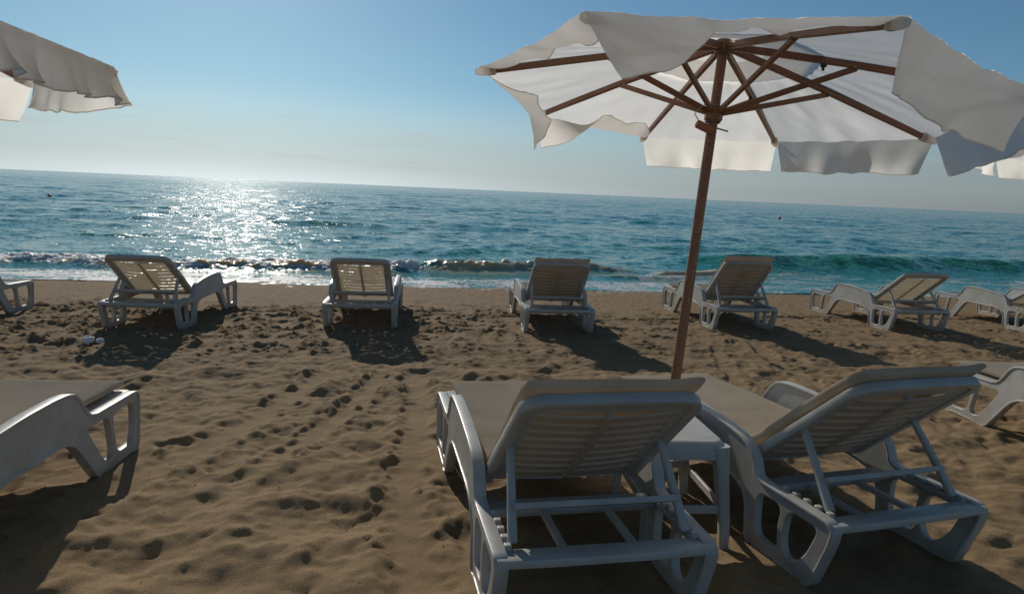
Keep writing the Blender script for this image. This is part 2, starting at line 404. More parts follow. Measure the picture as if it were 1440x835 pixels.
# ------------------------------------------------------------------ beach umbrella
def umbrella(label, loc, axis, p, dphi, dang, drops, valance, near=True, reach=(1,) * 8):
    """p: pole length, runner height, canopy radius; drops/dang: each rib's own droop and drift; valance: swing of each flap"""
    ST, SR, RC = p
    ax = Vector(axis).normalized(); e1 = Vector((0, 1, 0)).cross(ax).normalized(); e2 = ax.cross(e1)
    root = empty('beach_umbrella', label, 'umbrella', loc, group='white canvas beach umbrellas')
    root.rotation_euler = Matrix((e1, e2, ax)).transposed().to_euler()
    woodz = lambda v: (v.x + v.y * .5, v.z)
    b = MB(); b.tube((0, 0, -.35), (0, 0, SR), .0255, .0255, 20); b.tube((0, 0, SR), (0, 0, ST - .02), .0245, .0245, 20)
    pole = b.build('pole', M_WOOD, root, 40, uv=woodz)
    angs = [dphi - k * PI / 4 + R(dang[k]) for k in range(8)]
    tip = [Vector((RC * f * math.cos(a), RC * f * math.sin(a), ST - d)) for a, d, f in zip(angs, drops, reach)]
    hubp = [Vector((.03 * math.cos(a), .03 * math.sin(a), ST - .025)) for a in angs]
    octs = [(math.cos(PI / 8 + k * PI / 4), math.sin(PI / 8 + k * PI / 4)) for k in range(8)]
    def block(name, z0, z1, r):
        b = MB(); b.sweep([(0, 0, z0), (0, 0, z0 + .008), (0, 0, z1 - .008), (0, 0, z1)], octs, (1, 0, 0), scales=[r * .85, r, r, r * .85]); return b.build(name, M_WOOD, root, 30, uv=woodz)
    hub = block('hub', ST - .055, ST + .008, .046); run = block('runner', SR - .045, SR + .025, .045)
    for z, r, owner in ((ST - .058, .040, hub), (SR + .028, .036, run), (SR - .048, .036, run)):
        b = MB()
        b.sweep([(r * math.cos(t), r * math.sin(t), z) for t in np.linspace(0, 2 * PI, 24, endpoint=False)], [(math.cos(q) * .003, math.sin(q) * .003) for q in np.linspace(0, 2 * PI, 6, endpoint=False)], (0, 0, 1), closed=True)
        b.build('wire_ring', M_METAL, owner, 60)
    JT = .47
    for k in range(8):
        a = angs[k]; tng = Vector((-math.sin(a), math.cos(a), 0)); end = tip[k]
        d = (end - hubp[k])
        b = MB(); b.sweep([hubp[k], hubp[k] + d * .45 + Vector((0, 0, .010)), hubp[k] + d * .96], rrect(.023, .034, .003, 1), tng, scales=[1, 1, .86])
        dn = d.normalized()
        rib = b.build('rib', M_WOOD, root, 30, uv=lambda v, t=tng, q=dn: (v.dot(t) + v.dot(q.cross(t)) * .7, v.dot(q)))
        j = hubp[k] + d * JT + Vector((0, 0, -.004))
        s0 = Vector((.036 * math.cos(a), .036 * math.sin(a), SR)); ds = (j - s0).normalized()
        b = MB(); b.sweep([s0 + tng * .004, s0.lerp(j, .5) + tng * .004, j + tng * .006], rrect(.019, .026, .003, 1), tng)
        st = b.build('strut', M_WOOD, root, 30, uv=lambda v, t=tng, q=ds: (v.dot(t) + v.dot(q.cross(t)) * .7, v.dot(q)))
        b = MB(); b.tube(j - tng * .019, j + tng * .022, .006, seg=8); b.build('bolt', M_METAL, st, 40)
        b = MB(); b.sweep([hubp[k] + d * .935, hubp[k] + d * .95, hubp[k] + d * .985, end + d * .008], rrect(.036, .043, .010, 3), tng, scales=[1.02, 1, .92, .55])
        b.build('end_pocket', M_CANOPY, rib, 40)
        if near and k in (2, 3, 5):
            b = MB(); c = hubp[k] + d * (.36 if k > 4 else .44)
            b.box(c - Vector((0, 0, .006)), (.026, .02, .036), Matrix.Rotation(a, 3, 'Z')); b.box(c - Vector((0, 0, .033)), (.012, .014, .014), Matrix.Rotation(a, 3, 'Z'))
            b.build('clip', M_BLACK, rib, 40, .003)
    # canopy: eight panels stretched over the ribs, cut out round the vent
    def surf(k, uu, v):
        A, B = tip[k], tip[(k + 1) % 8]; ha, hb = hubp[k], hubp[(k + 1) % 8]
        pa = ha.lerp(A, uu); pb = hb.lerp(B, uu)
        q = pa.lerp(pb, v); bow = math.sin(PI * v)
        q = q - Vector((q.x, q.y, 0)) * (.018 * bow * uu)
        q.z += .022 - .010 * bow * uu + .012 * math.sin(PI * min(1, uu / .5)) * 0
        w = mnoise.noise(Vector((uu * 5 + k * 7.1, v * 9, 1.7))) * .010 + mnoise.noise(Vector((uu * 3 + k * 3.3, v * 26, 4.2))) * .006
        w += math.sin((uu * 1.2 + v * 3.1 + k) * 9) * .003
        q.z += w * uu * math.sin(PI * min(max(v, 0), 1)) ** .6
        return q
    b = MB(); NU, NV = 22, 22
    for k in range(8):
        b.grid([[surf(k, .15 + .85 * i / NU, j / NV) for j in range(NV + 1)] for i in range(NU + 1)])
    can = b.build('canopy', M_CANOPY, root, 0)
    can.data.shade_smooth()
    b = MB()
    for k in range(8):
        b.grid([[surf(k, .01 + .33 * i / 8, j / 10) + Vector((0, 0, .010 + .010 * (i / 8) * math.sin(PI * j / 10) + .03 * (1 - i / 8))) for j in range(11)] for i in range(9)])
    vc = b.build('vent_cap', M_CANOPY, can, 0); vc.data.shade_smooth()
    for k in range(8):
        a0, a1, ln, mid, shift, pw, pl = (*valance[k], 1, 0)[:7] if len(valance[k]) < 7 else valance[k]
        NJ, NI = 40, 8; P = []
        for i in range(NI + 1):
            row = []
            for j in range(NJ + 1):
                v = j / NJ; t = i / NI
                vv = .5 + (v - .5) * (1 - .10 * t)
                h = surf(k, 1.0, vv); rad = Vector((h.x, h.y, 0)).normalized(); tg = Vector((-rad.y, rad.x, 0)) * -1
                e = v ** pw; sw = (a0 * (1 - e) + a1 * e) + mid * math.sin(PI * v)
                sw += pl * (math.sin(v * 34 + 1.3 * math.sin(v * 9)) + .5 * math.sin(v * 71)) * (.35 + .65 * t) + 5 * math.sin(v * 13 + k * 2.1) * t + 9 * mnoise.noise(Vector((v * 5, k * 5.3, t))) * t
                n_in = -rad
                pos = h.copy(); s_ = R(sw) * .8; step = ln / NI
                for q in range(i):
                    s_ += R(sw) * .45 / NI
                    pos += (Vector((0, 0, -1)) * math.cos(s_) + n_in * math.sin(s_)) * step
                pos += tg * shift * t + rad * .006 * t * math.sin(v * 31 + k)
                row.append(pos)
            P.append(row)
        b = MB(); b.grid(P); vo = b.build('valance', M_CANOPY, can, 0); vo.data.shade_smooth()
        hem = MB()
        # stitched hem: a slightly thicker rolled edge round the flap
        edge = [Vector(q) for q in P[-1]]
        hem.sweep(edge, [(math.cos(q) * .0028, math.sin(q) * .0028) for q in np.linspace(0, 2 * PI, 6, endpoint=False)], (0, 0, 1))
        o = hem.build('hem', M_CANOPY, vo, 60)
    if near:
        # toggle hanging from the runner on its cord, locking pin, holes and paint marks on the pole
        b = MB(); c = Vector((-.045, -.03, SR - .085)); dx = Vector((.94, .1, -.28)).normalized()
        pts = [c + dx * t for t in (-.046, -.040, .040, .046)]
        b.sweep(pts, [(math.cos(q), math.sin(q)) for q in np.linspace(0, 2 * PI, 16, endpoint=False)], (0, 0, 1), scales=[.016, .021, .021, .016])
        tg_ = b.build('cord_toggle', M_TOGGLE, root, 50)
        b = MB(); loop = [c - dx * .02 + Vector((-.01, 0, .015)), c - dx * .05 + Vector((-.012, 0, .045)), c - dx * .035 + Vector((0, 0, .085)), c + Vector((.0, 0, .12)), Vector((-.02, -.03, SR + .035))]
        b.sweep(loop, [(math.cos(q) * .0028, math.sin(q) * .0028) for q in np.linspace(0, 2 * PI, 6, endpoint=False)], (0, 1, 0))
        b.build('cord', M_CORD, tg_, 60)
        b = MB(); b.tube((-.035, -.006, SR - .068), (.082, -.006, SR - .085), .004, seg=8); b.build('locking_pin', M_METAL, root, 40)
        b = MB()
        for z in (SR - .165, SR - .235): b.tube((-.008, -.0235, z), (-.0085, -.0262, z), .0045, seg=8)
        b.build('pin_hole', M_BLACK, pole, 40)
        # the worn white scrawl down the side of the pole
        def on_pole(s, z): an = s / .0258 - PI / 2; return Vector((.0259 * math.cos(an), .0259 * math.sin(an), z))
        z0 = SR - .455
        strokes = [[(.004, -.030), (.006, -.008), (.014, 0), (.019, -.008), (.018, -.03), (.012, -.10), (.006, -.165), (.005, -.172), (.016, -.174)],
                   [(.007, -.205), (.010, -.200), (.016, -.203), (.016, -.22), (.011, -.29), (.007, -.362), (.017, -.364), (.018, -.352)],
                   [(.017, -.402), (.004, -.405), (.003, -.452), (.016, -.456)],
                   [(.002, -.567), (.002, -.585), (.006, -.600), (.016, -.598)]]
        b = MB()
        for stx in strokes:
            pts = []
            for (s0, za), (s1, zb) in zip(stx[:-1], stx[1:]):
                for t in (0, .5): pts.append(on_pole(s0 + (s1 - s0) * t, z0 + .86 * (za + (zb - za) * t)))
            pts.append(on_pole(stx[-1][0], z0 + .86 * stx[-1][1]))
            b.sweep(pts, [(math.cos(q) * .0011, math.sin(q) * .0011) for q in np.linspace(0, 2 * PI, 6, endpoint=False)], (0, -1, 0))
        b.build('paint_mark', M_CHALK, pole, 60)
    return root
# swing of each flap: at its first rib, at its last rib, length, extra swing mid-span, sideways shift (wind blows to the right)
VAL = [(70, 5, .22, 10, .03, 2), (8, 80, .20, 45, .02, .6), (0, -6, .19, -4, .02), (-4, 2, .19, 4, .01), (-22, -25, .215, -12, .05), (20, 42, .24, 6, -.09), (97, 30, .25, 8, -.05, 3), (78, 100, .19, 12, 0)]
DA = (6.2, -5.5, -1.3, 2.1, .3, 0, 4.9, -2.5); DR = (.373, .333, .312, .271, .312, .309, .256, .288)
umbrella('white umbrella in the middle with its brown wooden ribs and whole pole in view', (.8222, 3.3929, 0), (.0835, .0851, 1), (2.2268, 1.8776, 1.22), 3.2778, DA, DR, VAL, reach=(1, 1, 1, 1, 1.02, 1.07, 1, 1))
VAL2 = [(25, -35, .15, 15, .05), (-34, 0, .14, 6, -.04, .6, 11), (0, 10, .2, 5, 0), (10, 0, .2, 0, 0), (0, 0, .2, 0, 0), (0, 10, .2, 0, 0), (20, 20, .2, 10, 0), (4, 0, .19, 0, 0)]
umbrella('white umbrella corner at the upper left edge, its flap blowing outwards', (-2.712, 1.907, 0), (.0757, .0610, 1), (2.2268, 1.8776, 1.22), 1.2606, (0,) * 8, (.31,) * 8, VAL2, near=False)
VAL3 = [(10, 0, .2, 0, 0)] * 8
umbrella('white umbrella tip at the right edge, smaller and farther, just above the sea', (5.12, 5.9, 0), (.07, .05, 1), (2.31, 1.96, 1.22), 3.2778 + R(10), (0,) * 8, (.31,) * 8, VAL3, near=False)

# ------------------------------------------------------------------ sand
def fft_noise(shape, step, lam0, lam1, seed, aniso=(1, 1)):
    r = np.random.default_rng(seed); w = r.standard_normal(shape); F = np.fft.rfft2(w)
    fy = np.fft.fftfreq(shape[0], step)[:, None] * aniso[1]; fx = np.fft.rfftfreq(shape[1], step)[None, :] * aniso[0]
    f = np.sqrt(fx * fx + fy * fy) + 1e-9
    band = np.exp(-(np.log(f / (1 / math.sqrt(lam0 * lam1))) ** 2) / (2 * (0.5 * math.log(lam1 / lam0) + .05) ** 2))
    z = np.fft.irfft2(F * band, s=shape); return z / z.std()
def smooth(a, b, x): t = np.clip((x - a) / (b - a), 0, 1); return t * t * (3 - 2 * t)
def build_sand():
    st = .0165; X0, X1, Y0, Y1 = -10.6, 12.4, 1.2, 15.0
    gx = np.arange(X0, X1, st); gy = np.arange(Y0, Y1, st)
    X, Y = np.meshgrid(gx, gy); sh = X.shape
    n = shore_n(X, Y) + .18 * np.sin(X * .55 + 1) + .10 * np.sin(X * 1.3)
    dry = 1 - smooth(-6.35, -5.35, n + .35 * fft_noise(sh, st, .5, 2, 5) * .5); wet = smooth(-3.2, -2.2, n); churn = np.clip(1 - dry - wet, 0, 1)
    H = np.zeros(sh)
    # soft trampled dry sand: lumps plus footprints
    H += dry * (.009 * fft_noise(sh, st, .45, .9, 1) + .003 * fft_noise(sh, st, .12, .25, 2) + .0014 * fft_noise(sh, st, .045, .09, 3))
    D = np.zeros(sh)
    WX = .026 * fft_noise(sh, st, .12, .4, 31); WY = .026 * fft_noise(sh, st, .12, .4, 32)
    def stamp(x, y, a, l, w, depth, rim=.45, sharp=2.0):
        r = max(l, w) * 2.6; i0, i1 = np.searchsorted(gy, (y - r, y + r)); j0, j1 = np.searchsorted(gx, (x - r, x + r))
        if i1 <= i0 or j1 <= j0: return
        dx = X[i0:i1, j0:j1] - x + .5 * WX[i0:i1, j0:j1]; dy = Y[i0:i1, j0:j1] - y + .5 * WY[i0:i1, j0:j1]
        p = (dx * math.cos(a) + dy * math.sin(a)) / l; q = (-dx * math.sin(a) + dy * math.cos(a)) / w
        rr = np.sqrt(p * p + q * q)
        pit = -depth * np.exp(-rr ** (2 * sharp) * .8); rm = depth * rim * np.exp(-((rr - 1.45) / .38) ** 2)
        D[i0:i1, j0:j1] = np.where(pit < -.002, np.minimum(D[i0:i1, j0:j1] * .55 + pit, D[i0:i1, j0:j1]), D[i0:i1, j0:j1]) + rm
    r = np.random.default_rng(3)
    def scuff(x, y, a, l, w, depth):
        # a trodden hollow: overlapping hollows meet in a sharp crest
        rr = 1.6 * max(l, w); i0, i1 = np.searchsorted(gy, (y - rr, y + rr)); j0, j1 = np.searchsorted(gx, (x - rr, x + rr))
        if i1 <= i0 or j1 <= j0: return
        dx = X[i0:i1, j0:j1] - x + WX[i0:i1, j0:j1]; dy = Y[i0:i1, j0:j1] - y + WY[i0:i1, j0:j1]
        p = (dx * math.cos(a) + dy * math.sin(a)) / l; q = (-dx * math.sin(a) + dy * math.cos(a)) / w
        D[i0:i1, j0:j1] = np.minimum(D[i0:i1, j0:j1], depth * (p * p + q * q - 1))
    for k in range(3300):
        x = r.uniform(-8, 9); y = r.uniform(1.3, 8.6)
        if shore_n(x, y) > -5.3: continue
        l = r.uniform(.11, .24); scuff(x, y, r.uniform(0, PI), l, l * r.uniform(.5, .9), r.uniform(.018, .042))
    DF = D.copy(); D = np.zeros(sh)
    for k in range(330):                               # single fresh footprints, with a pushed-up rim
        x = r.uniform(-7, 8.5); y = r.uniform(1.4, 8.2)
        if shore_n(x, y) > -5.3: continue
        l = r.uniform(.12, .19); stamp(x, y, r.uniform(0, PI), l, l * r.uniform(.45, .7), r.uniform(.012, .025), r.uniform(.3, .6), r.uniform(.8, 1.3))
    FP = D; D = DF
    F = np.fft.rfft2(D); fy = np.fft.fftfreq(sh[0], st)[:, None]; fx = np.fft.rfftfreq(sh[1], st)[None, :]
    D = np.fft.irfft2(F * np.exp(-(fx * fx + fy * fy) * 2 * (PI * .014) ** 2), s=sh); D -= D[shore_n(X, Y) < -6].mean(); D = D * .8 + FP
    # churned damp band along the shore: clods and tracks of a beach rake, parallel to the water
    an = fft_noise(sh, st, .06, .20, 7, (3.2, .9)); an2 = fft_noise(sh, st, .035, .08, 8, (1.6, 1)); an3 = fft_noise(sh, st, .5, 1.4, 9, (.5, 1))
    patch = smooth(-.3, .9, an3 + .5 * np.sin(n * 5.2))
    leftish = .55 + .45 * (1 - smooth(-1.5, 1.0, X))
    H += churn * leftish * (.008 * np.abs(an) * (.3 + patch) + .007 * an2 * patch * smooth(0, .6, an) + .006 * an3)
    # beach-rake track lines
    for n0, dep, wd in ((-3.75, .020, .035), (-4.15, .018, .05), (-4.55, .022, .045), (-5.0, .016, .06), (-5.4, .016, .05)):
        lane = n - n0 + .05 * np.sin(X * .9 + n0 * 3); brk = smooth(-.2, .7, fft_noise(sh, st, .3, 1.2, int(-n0 * 10), (.35, 1)))
        H += 1.5 * leftish ** 2 * brk * dep * (-np.exp(-(lane / wd) ** 2) + .8 * np.exp(-((lane - 1.9 * wd) / wd) ** 2))
    lane = n + 3.42 + .02 * np.sin(X * .7); H += -.013 * np.exp(-(lane / .022) ** 2) + .007 * np.exp(-((lane - .05) / .03) ** 2)
    lane = n + 3.12 + .03 * np.sin(X * .5 + 2); H += -.005 * np.exp(-(lane / .02) ** 2) * smooth(0, .8, an3)
    for k in range(170):
        x = r.uniform(-8, 9); nn = r.uniform(-5.8, -1.2); y = nn * 1.015 + 12.2 + .175 * x
        if r.random() < (.0 if nn < -3 else .35): continue
        l = r.uniform(.07, .14); stamp(x, y, r.normal(.4, .8), l, l * .5, r.uniform(.008, .024), .5, 1.2)
    # cluster of crossing footprints by the third and fourth lounger
    for k in range(60):
        x = r.normal(.9, 1.6); y = r.normal(8.6, .9); l = r.uniform(.08, .13); stamp(x, y, r.normal(PI / 3, .7), l, l * .45, r.uniform(.01, .026), .5, 1.2)
    H += D * (1 - .75 * wet)
    H += .0025 * wet * fft_noise(sh, st, .3, .9, 12, (.4, 1)) + .0009 * (1 - dry) * fft_noise(sh, st, .05, .1, 13)
    # shallow drag marks left by pulling loungers over the dry sand
    def drag(x0, y0, x1, y1, w, dep):
        dx, dy = x1 - x0, y1 - y0; ll = math.hypot(dx, dy); t = ((X - x0) * dx + (Y - y0) * dy) / ll; d = ((X - x0) * dy - (Y - y0) * dx) / ll + .04 * np.sin(t * 2.3 + x0) + .7 * WX
        k = smooth(-.2, .3, t) * (1 - smooth(ll - .3, ll + .2, t)); m_ = np.exp(-(d / w) ** 4) * k
        return m_, dep * (-m_ + .7 * np.exp(-((np.abs(d) - 1.35 * w) / (.35 * w)) ** 2) * k)
    for a_ in ((-.78, 5.6, -.30, 2.2, .11, .018), (-1.45, 5.6, -1.95, 2.4, .11, .018), (-1.02, 5.7, -1.25, 3.4, .085, .020), (2.75, 7.6, 2.6, 5.2, .09, .014), (2.2, 7.2, 1.9, 5.0, .07, .012)):
        m_, h_ = drag(*a_); H = H * (1 - .72 * m_) + h_
    # sand pressed level around the lounger feet
    for (x, y, hd, *_r) in LOUNGERS:
        c, s = math.cos(R(hd)), math.sin(R(hd)); dx = X - x; dy = Y - y; lx = dx * c + dy * s; ly = -dx * s + dy * c
        for y0, y1 in ((.08, .5), (1.42, 1.9)):
            wgt = np.exp(-((np.maximum(np.abs(np.abs(lx) - LW) - .03, 0)) / .05) ** 2) * np.exp(-((np.maximum(np.abs(ly - (y0 + y1) / 2) - (y1 - y0) / 2, 0)) / .06) ** 2)
            H = H * (1 - .8 * wgt) + .004 * wgt
    edge = smooth(X0, X0 + .5, X) * (1 - smooth(X1 - .5, X1, X)) * smooth(Y0, Y0 + .2, Y)
    Z = zs(X, Y) + H * edge
    nn = np.maximum(n, -1.0) + 1.0
    Z = Z - .012 * nn * nn * (n > -1.0)
    # one sheet: the fine grid and coarse surroundings share the same grid lines
    ox0 = X0 - np.geomspace(.3, 900, 22)[::-1]; ox1 = gx[-1] + np.geomspace(.3, 900, 22)
    oy0 = Y0 - np.geomspace(.2, 400, 16)[::-1]; oy1 = gy[-1] + np.geomspace(.4, 60, 9)
    ax_ = np.concatenate([ox0, gx, ox1]); ay = np.concatenate([oy0, gy, oy1])
    FX, FY = np.meshgrid(ax_, ay); n2 = shore_n(FX, FY); FZ = zs(FX, FY)
    FZ = np.where(n2 < -9, zs(FX, FY) * 0 + zs(0, -9 * 1.015 + 12.2) - SLOPE * (np.maximum(n2, -40) + 9), FZ)
    q = np.maximum(n2, -1) + 1; FZ = np.maximum(FZ - .012 * q * q * (n2 > -1), -6)
    a, c = len(oy0), len(ox0); FZ[a:a + len(gy), c:c + len(gx)] = Z
    FX = FX.astype(np.float32); nr, nc = FX.shape
    co = np.stack([FX, FY, FZ], -1).reshape(-1, 3).astype(np.float32)
    idx = np.arange(nr * nc).reshape(nr, nc)
    quads = np.stack([idx[:-1, :-1], idx[:-1, 1:], idx[1:, 1:], idx[1:, :-1]], -1).reshape(-1, 4)
    damp = np.zeros((nr, nc), np.float32); damp[:] = smooth(-6.4, -5.2, n2); 
    damp[a:a + len(gy), c:c + len(gx)] = np.clip((churn * (.55 + .35 * patch) + wet * .62), 0, 1)
    wetf = smooth(-.75, -.1, n2 + 0).astype(np.float32)
    wetf[a:a + len(gy), c:c + len(gx)] = smooth(-.7, -.1, n + .15 * fft_noise(sh, st, .4, 1.5, 21))
    return raw_mesh('sand', co, quads, {'damp': damp.ravel(), 'wet': wetf.ravel()})
def raw_mesh(name, co, quads, attrs):
    me = bpy.data.meshes.new(name); nv, nq = len(co), len(quads)
    me.vertices.add(nv); me.vertices.foreach_set('co', co.ravel())
    me.loops.add(nq * 4); me.loops.foreach_set('vertex_index', quads.astype(np.int32).ravel())
    me.polygons.add(nq); me.polygons.foreach_set('loop_start', np.arange(0, nq * 4, 4, dtype=np.int32)); me.polygons.foreach_set('loop_total', np.full(nq, 4, np.int32))
    me.update(calc_edges=True); me.shade_smooth()
    for k, v in attrs.items():
        at = me.attributes.new(k, 'FLOAT', 'POINT'); at.data.foreach_set('value', v.astype(np.float32))
    ob = bpy.data.objects.new(name, me); COL.objects.link(ob); ob['kind'] = 'structure'; return ob
def sand_material():
    m, nt, out = mat('beach_sand')
    tc = N(nt, 'ShaderNodeTexCoord'); O = tc.outputs['Object']
    damp = N(nt, 'ShaderNodeAttribute', attribute_name='damp').outputs['Fac']; wet = N(nt, 'ShaderNodeAttribute', attribute_name='wet').outputs['Fac']
    big = noise(nt, O, .9, 4, .55); med = noise(nt, O, 14, 5, .65); grain = noise(nt, O, 420, 2, .6); g2 = noise(nt, O, 130, 3, .7)
    c = mix(nt, big.outputs[0], (0.240, 0.158, 0.077), (0.292, 0.200, 0.104))
    c = mix(nt, ramp(nt, med.outputs[0], [(.35, (0, 0, 0)), (.75, (.5,) * 3)]), c, (0.21, 0.135, 0.072))
    c = mix(nt, ramp(nt, g2.outputs[0], [(.28, (.8,) * 3), (.42, (0, 0, 0))]), c, (0.12, 0.075, 0.04))
    c = mix(nt, ramp(nt, g2.outputs[0], [(.58, (0, 0, 0)), (.70, (.8,) * 3)]), c, (0.42, 0.33, 0.22))
    dampc = mix(nt, 1.0, c, (.93, .92, .93), 'MULTIPLY'); c = mix(nt, damp, c, dampc)
    wetc = mix(nt, 1.0, c, (.62, .60, .58), 'MULTIPLY'); c = mix(nt, wet, c, wetc)
    # scattered bits of dry seaweed and grit
    vo = N(nt, 'ShaderNodeTexVoronoi'); vo.inputs['Scale'].default_value = 22; L(nt, O, vo.inputs['Vector'])
    spk = math_n(nt, 'MULTIPLY', math_n(nt, 'LESS_THAN', vo.outputs['Distance'], .10), math_n(nt, 'GREATER_THAN', noise(nt, O, 6, 3).outputs[0], .56))
    c = mix(nt, math_n(nt, 'MULTIPLY', spk, .8), c, (0.05, 0.032, 0.02))
    p = N(nt, 'ShaderNodeBsdfPrincipled'); L(nt, c, p.inputs['Base Color'])
    ro = N(nt, 'ShaderNodeMapRange'); L(nt, wet, ro.inputs[0]); ro.inputs[3].default_value = .92; ro.inputs[4].default_value = .22; L(nt, ro.outputs[0], p.inputs['Roughness'])
    sp = N(nt, 'ShaderNodeMapRange'); L(nt, wet, sp.inputs[0]); sp.inputs[3].default_value = .18; sp.inputs[4].default_value = .5; L(nt, sp.outputs[0], p.inputs['Specular IOR Level'])
    dry_s = N(nt, 'ShaderNodeMapRange'); L(nt, wet, dry_s.inputs[0]); dry_s.inputs[3].default_value = .55; dry_s.inputs[4].default_value = .03
    b1 = N(nt, 'ShaderNodeBump'); b1.inputs['Distance'].default_value = .012; L(nt, dry_s.outputs[0], b1.inputs['Strength']); L(nt, g2.outputs[0], b1.inputs['Height'])
    b2 = N(nt, 'ShaderNodeBump'); b2.inputs['Distance'].default_value = .004; L(nt, dry_s.outputs[0], b2.inputs['Strength']); L(nt, grain.outputs[0], b2.inputs['Height']); L(nt, b1.outputs[0], b2.inputs['Normal'])
    L(nt, b2.outputs[0], p.inputs['Normal']); L(nt, p.outputs[0], out.inputs[0]); return m
sand = build_sand(); sand.data.materials.append(sand_material())

# ------------------------------------------------------------------ sea
def vnoise(px, py, seed):
    """cheap smooth value noise on numpy arrays"""
    r = np.random.default_rng(seed); T = r.standard_normal((256, 256))
    xi = np.floor(px).astype(int); yi = np.floor(py).astype(int); fx = px - xi; fy = py - yi
    fx = fx * fx * (3 - 2 * fx); fy = fy * fy * (3 - 2 * fy)
    g = lambda a, b: T[(yi + b) % 256, (xi + a) % 256]
    return (g(0, 0) * (1 - fx) + g(1, 0) * fx) * (1 - fy) + (g(0, 1) * (1 - fx) + g(1, 1) * fx) * fy
def build_sea():
    nu = 1300; u = np.tan(np.linspace(-R(57), R(57), nu))
    rows = [0.0]; step = .018
    while rows[-1] < 9000: rows.append(rows[-1] + step); step = max(.018, min(.030, .0025 * (rows[-1] + 8))) if rows[-1] < 7 else .0042 * (rows[-1] + 2)
    y0 = np.array(rows)
    # rows follow the shoreline near the beach and fan out to the horizon
    U, YY = np.meshgrid(u, y0); base = 11.6
    # point on ray u at offshore offset: y = (base+off)/(1-.175u)
    Y = (base + YY) / np.maximum(1 - .175 * U, .3); X = U * Y
    n = shore_n(X, Y); s = X * .985 + (Y - 12.2) * .17
    d = np.sqrt(X * X + Y * Y); cell = np.maximum(.0045 * d, .02)
    Z = np.zeros_like(X); r = np.random.default_rng(5)
    deep = smooth(.8, 9, n)
    PH = [vnoise(s * .25 + 11 * k, n * .25, 20 + k) for k in range(5)]; AM = [.75 + .5 * vnoise(s * .12 + 3 * k, n * .15, 300 + k) for k in range(5)]
    for k in range(90):
        lam = float(np.exp(r.uniform(math.log(.28), math.log(9)))); th = r.normal(0, .55 if lam > 2 else .9)
        amp = .0043 * lam ** .68 * r.uniform(.5, 1.2); kx, ky = math.sin(th) * 2 * PI / lam, -math.cos(th) * 2 * PI / lam
        fade = np.clip(lam / (4.0 * cell) - 1, 0, 1)
        ph = kx * s + ky * n + r.uniform(0, 2 * PI) + .8 * PH[k % 5]
        w = np.sin(ph); Z += amp * fade * deep * (w + .25 * np.cos(2 * ph)) * AM[(k * 3) % 5]
    foam = np.zeros_like(X); silt = np.zeros_like(X); green = np.zeros_like(X)
    wob = .22 * vnoise(s * .6, s * 0 + 3, 40) + .10 * vnoise(s * 2.1, s * 0 + 9, 41)
    t1 = vnoise(s * 4, n * 5, 50); t2 = vnoise(s * 9, n * 11, 51); t3 = vnoise(s * 20, n * 24, 52); turb = t1 * .5 + t2 * .35 + t3 * .25
    def ridge(nc, wf, wb, pw=2): q = n - nc; return np.where(q < 0, np.exp(-(np.abs(q) / wf) ** pw), np.exp(-(np.abs(q) / wb) ** pw))
    # broken white water on the left
    lm = 1 - smooth(-2.5, -1.6, s); nc = 1.30 + wob
    b = ridge(nc, .33, .85) * lm; Z += .13 * b * (1 + .38 * turb); foam = np.maximum(foam, lm * np.clip(ridge(nc + .1, .5, 1.0) * 1.15 + .25 * turb, 0, 1) * smooth(.05, .3, ridge(nc + .1, .5, 1.0)))
    silt = np.maximum(silt, lm * np.exp(-((n - nc + .12) / .30) ** 2) * smooth(-.1, .6, t1 + .4 * vnoise(s * .9, n * 0 + 1, 55)))
    # splash where the wave is just breaking
    sp = np.exp(-((s + 1.95) / .40) ** 2) * ridge(1.75, .35, .5); Z += .14 * sp * (1 + .45 * turb); foam = np.maximum(foam, np.clip(sp * 1.6, 0, 1))
    # brown unbroken curl in the middle
    cm = smooth(-2.0, -1.2, s) * (1 - smooth(1.6, 4.2, s)); nc2 = 2.05 + .14 * (s + 1) * (s > -1) + .5 * wob
    b = ridge(nc2, .26, .95, 1.8) * cm; Z += .17 * b * (1 + .16 * t1 + .09 * t2 + .05 * t3); silt = np.maximum(silt, cm * ridge(nc2 - .1, .5, .35) * (.72 + .3 * t1) * (1 - .45 * smooth(1.2, 2.8, s)))
    foam = np.maximum(foam, cm * .85 * np.exp(-((n - nc2 - .12) / .24) ** 2) * smooth(-.1, .8, turb + .2)); foam = np.maximum(foam, cm * .8 * np.exp(-((n - nc2 + .42) / .12) ** 2) * smooth(-.1, .8, turb))
    # low secondary foam line further right
    rm = smooth(1.5, 2.6, s) * (1 - smooth(3.6, 4.6, s)); nc3 = 1.25 + wob; b = ridge(nc3, .16, .4) * rm; Z += .07 * b; foam = np.maximum(foam, rm * .9 * np.exp(-((n - nc3 + .12) / .14) ** 2) * smooth(-.3, .6, turb + .2)); silt = np.maximum(silt, rm * .8 * ridge(nc3 + .1, .15, .3))
    rm2 = smooth(3.2, 3.7, s) * (1 - smooth(5.2, 5.8, s)); nc4 = 1.9 + wob; b = ridge(nc4, .16, .45) * rm2; Z += .10 * b; silt = np.maximum(silt, rm2 * ridge(nc4, .3, .4)); foam = np.maximum(foam, rm2 * .6 * np.exp(-((n - nc4 + .22) / .1) ** 2))
    # green swell standing up on the right
    gm = smooth(4.0, 7.5, s); nc5 = 4.6 + .8 * wob + .03 * (s - 10); b = ridge(nc5, .85, 1.7) * gm; Z += .36 * b * (1 + .12 * vnoise(s * .5, n * .5, 60)); green = np.maximum(green, gm * ridge(nc5 - .35, .9, .55))
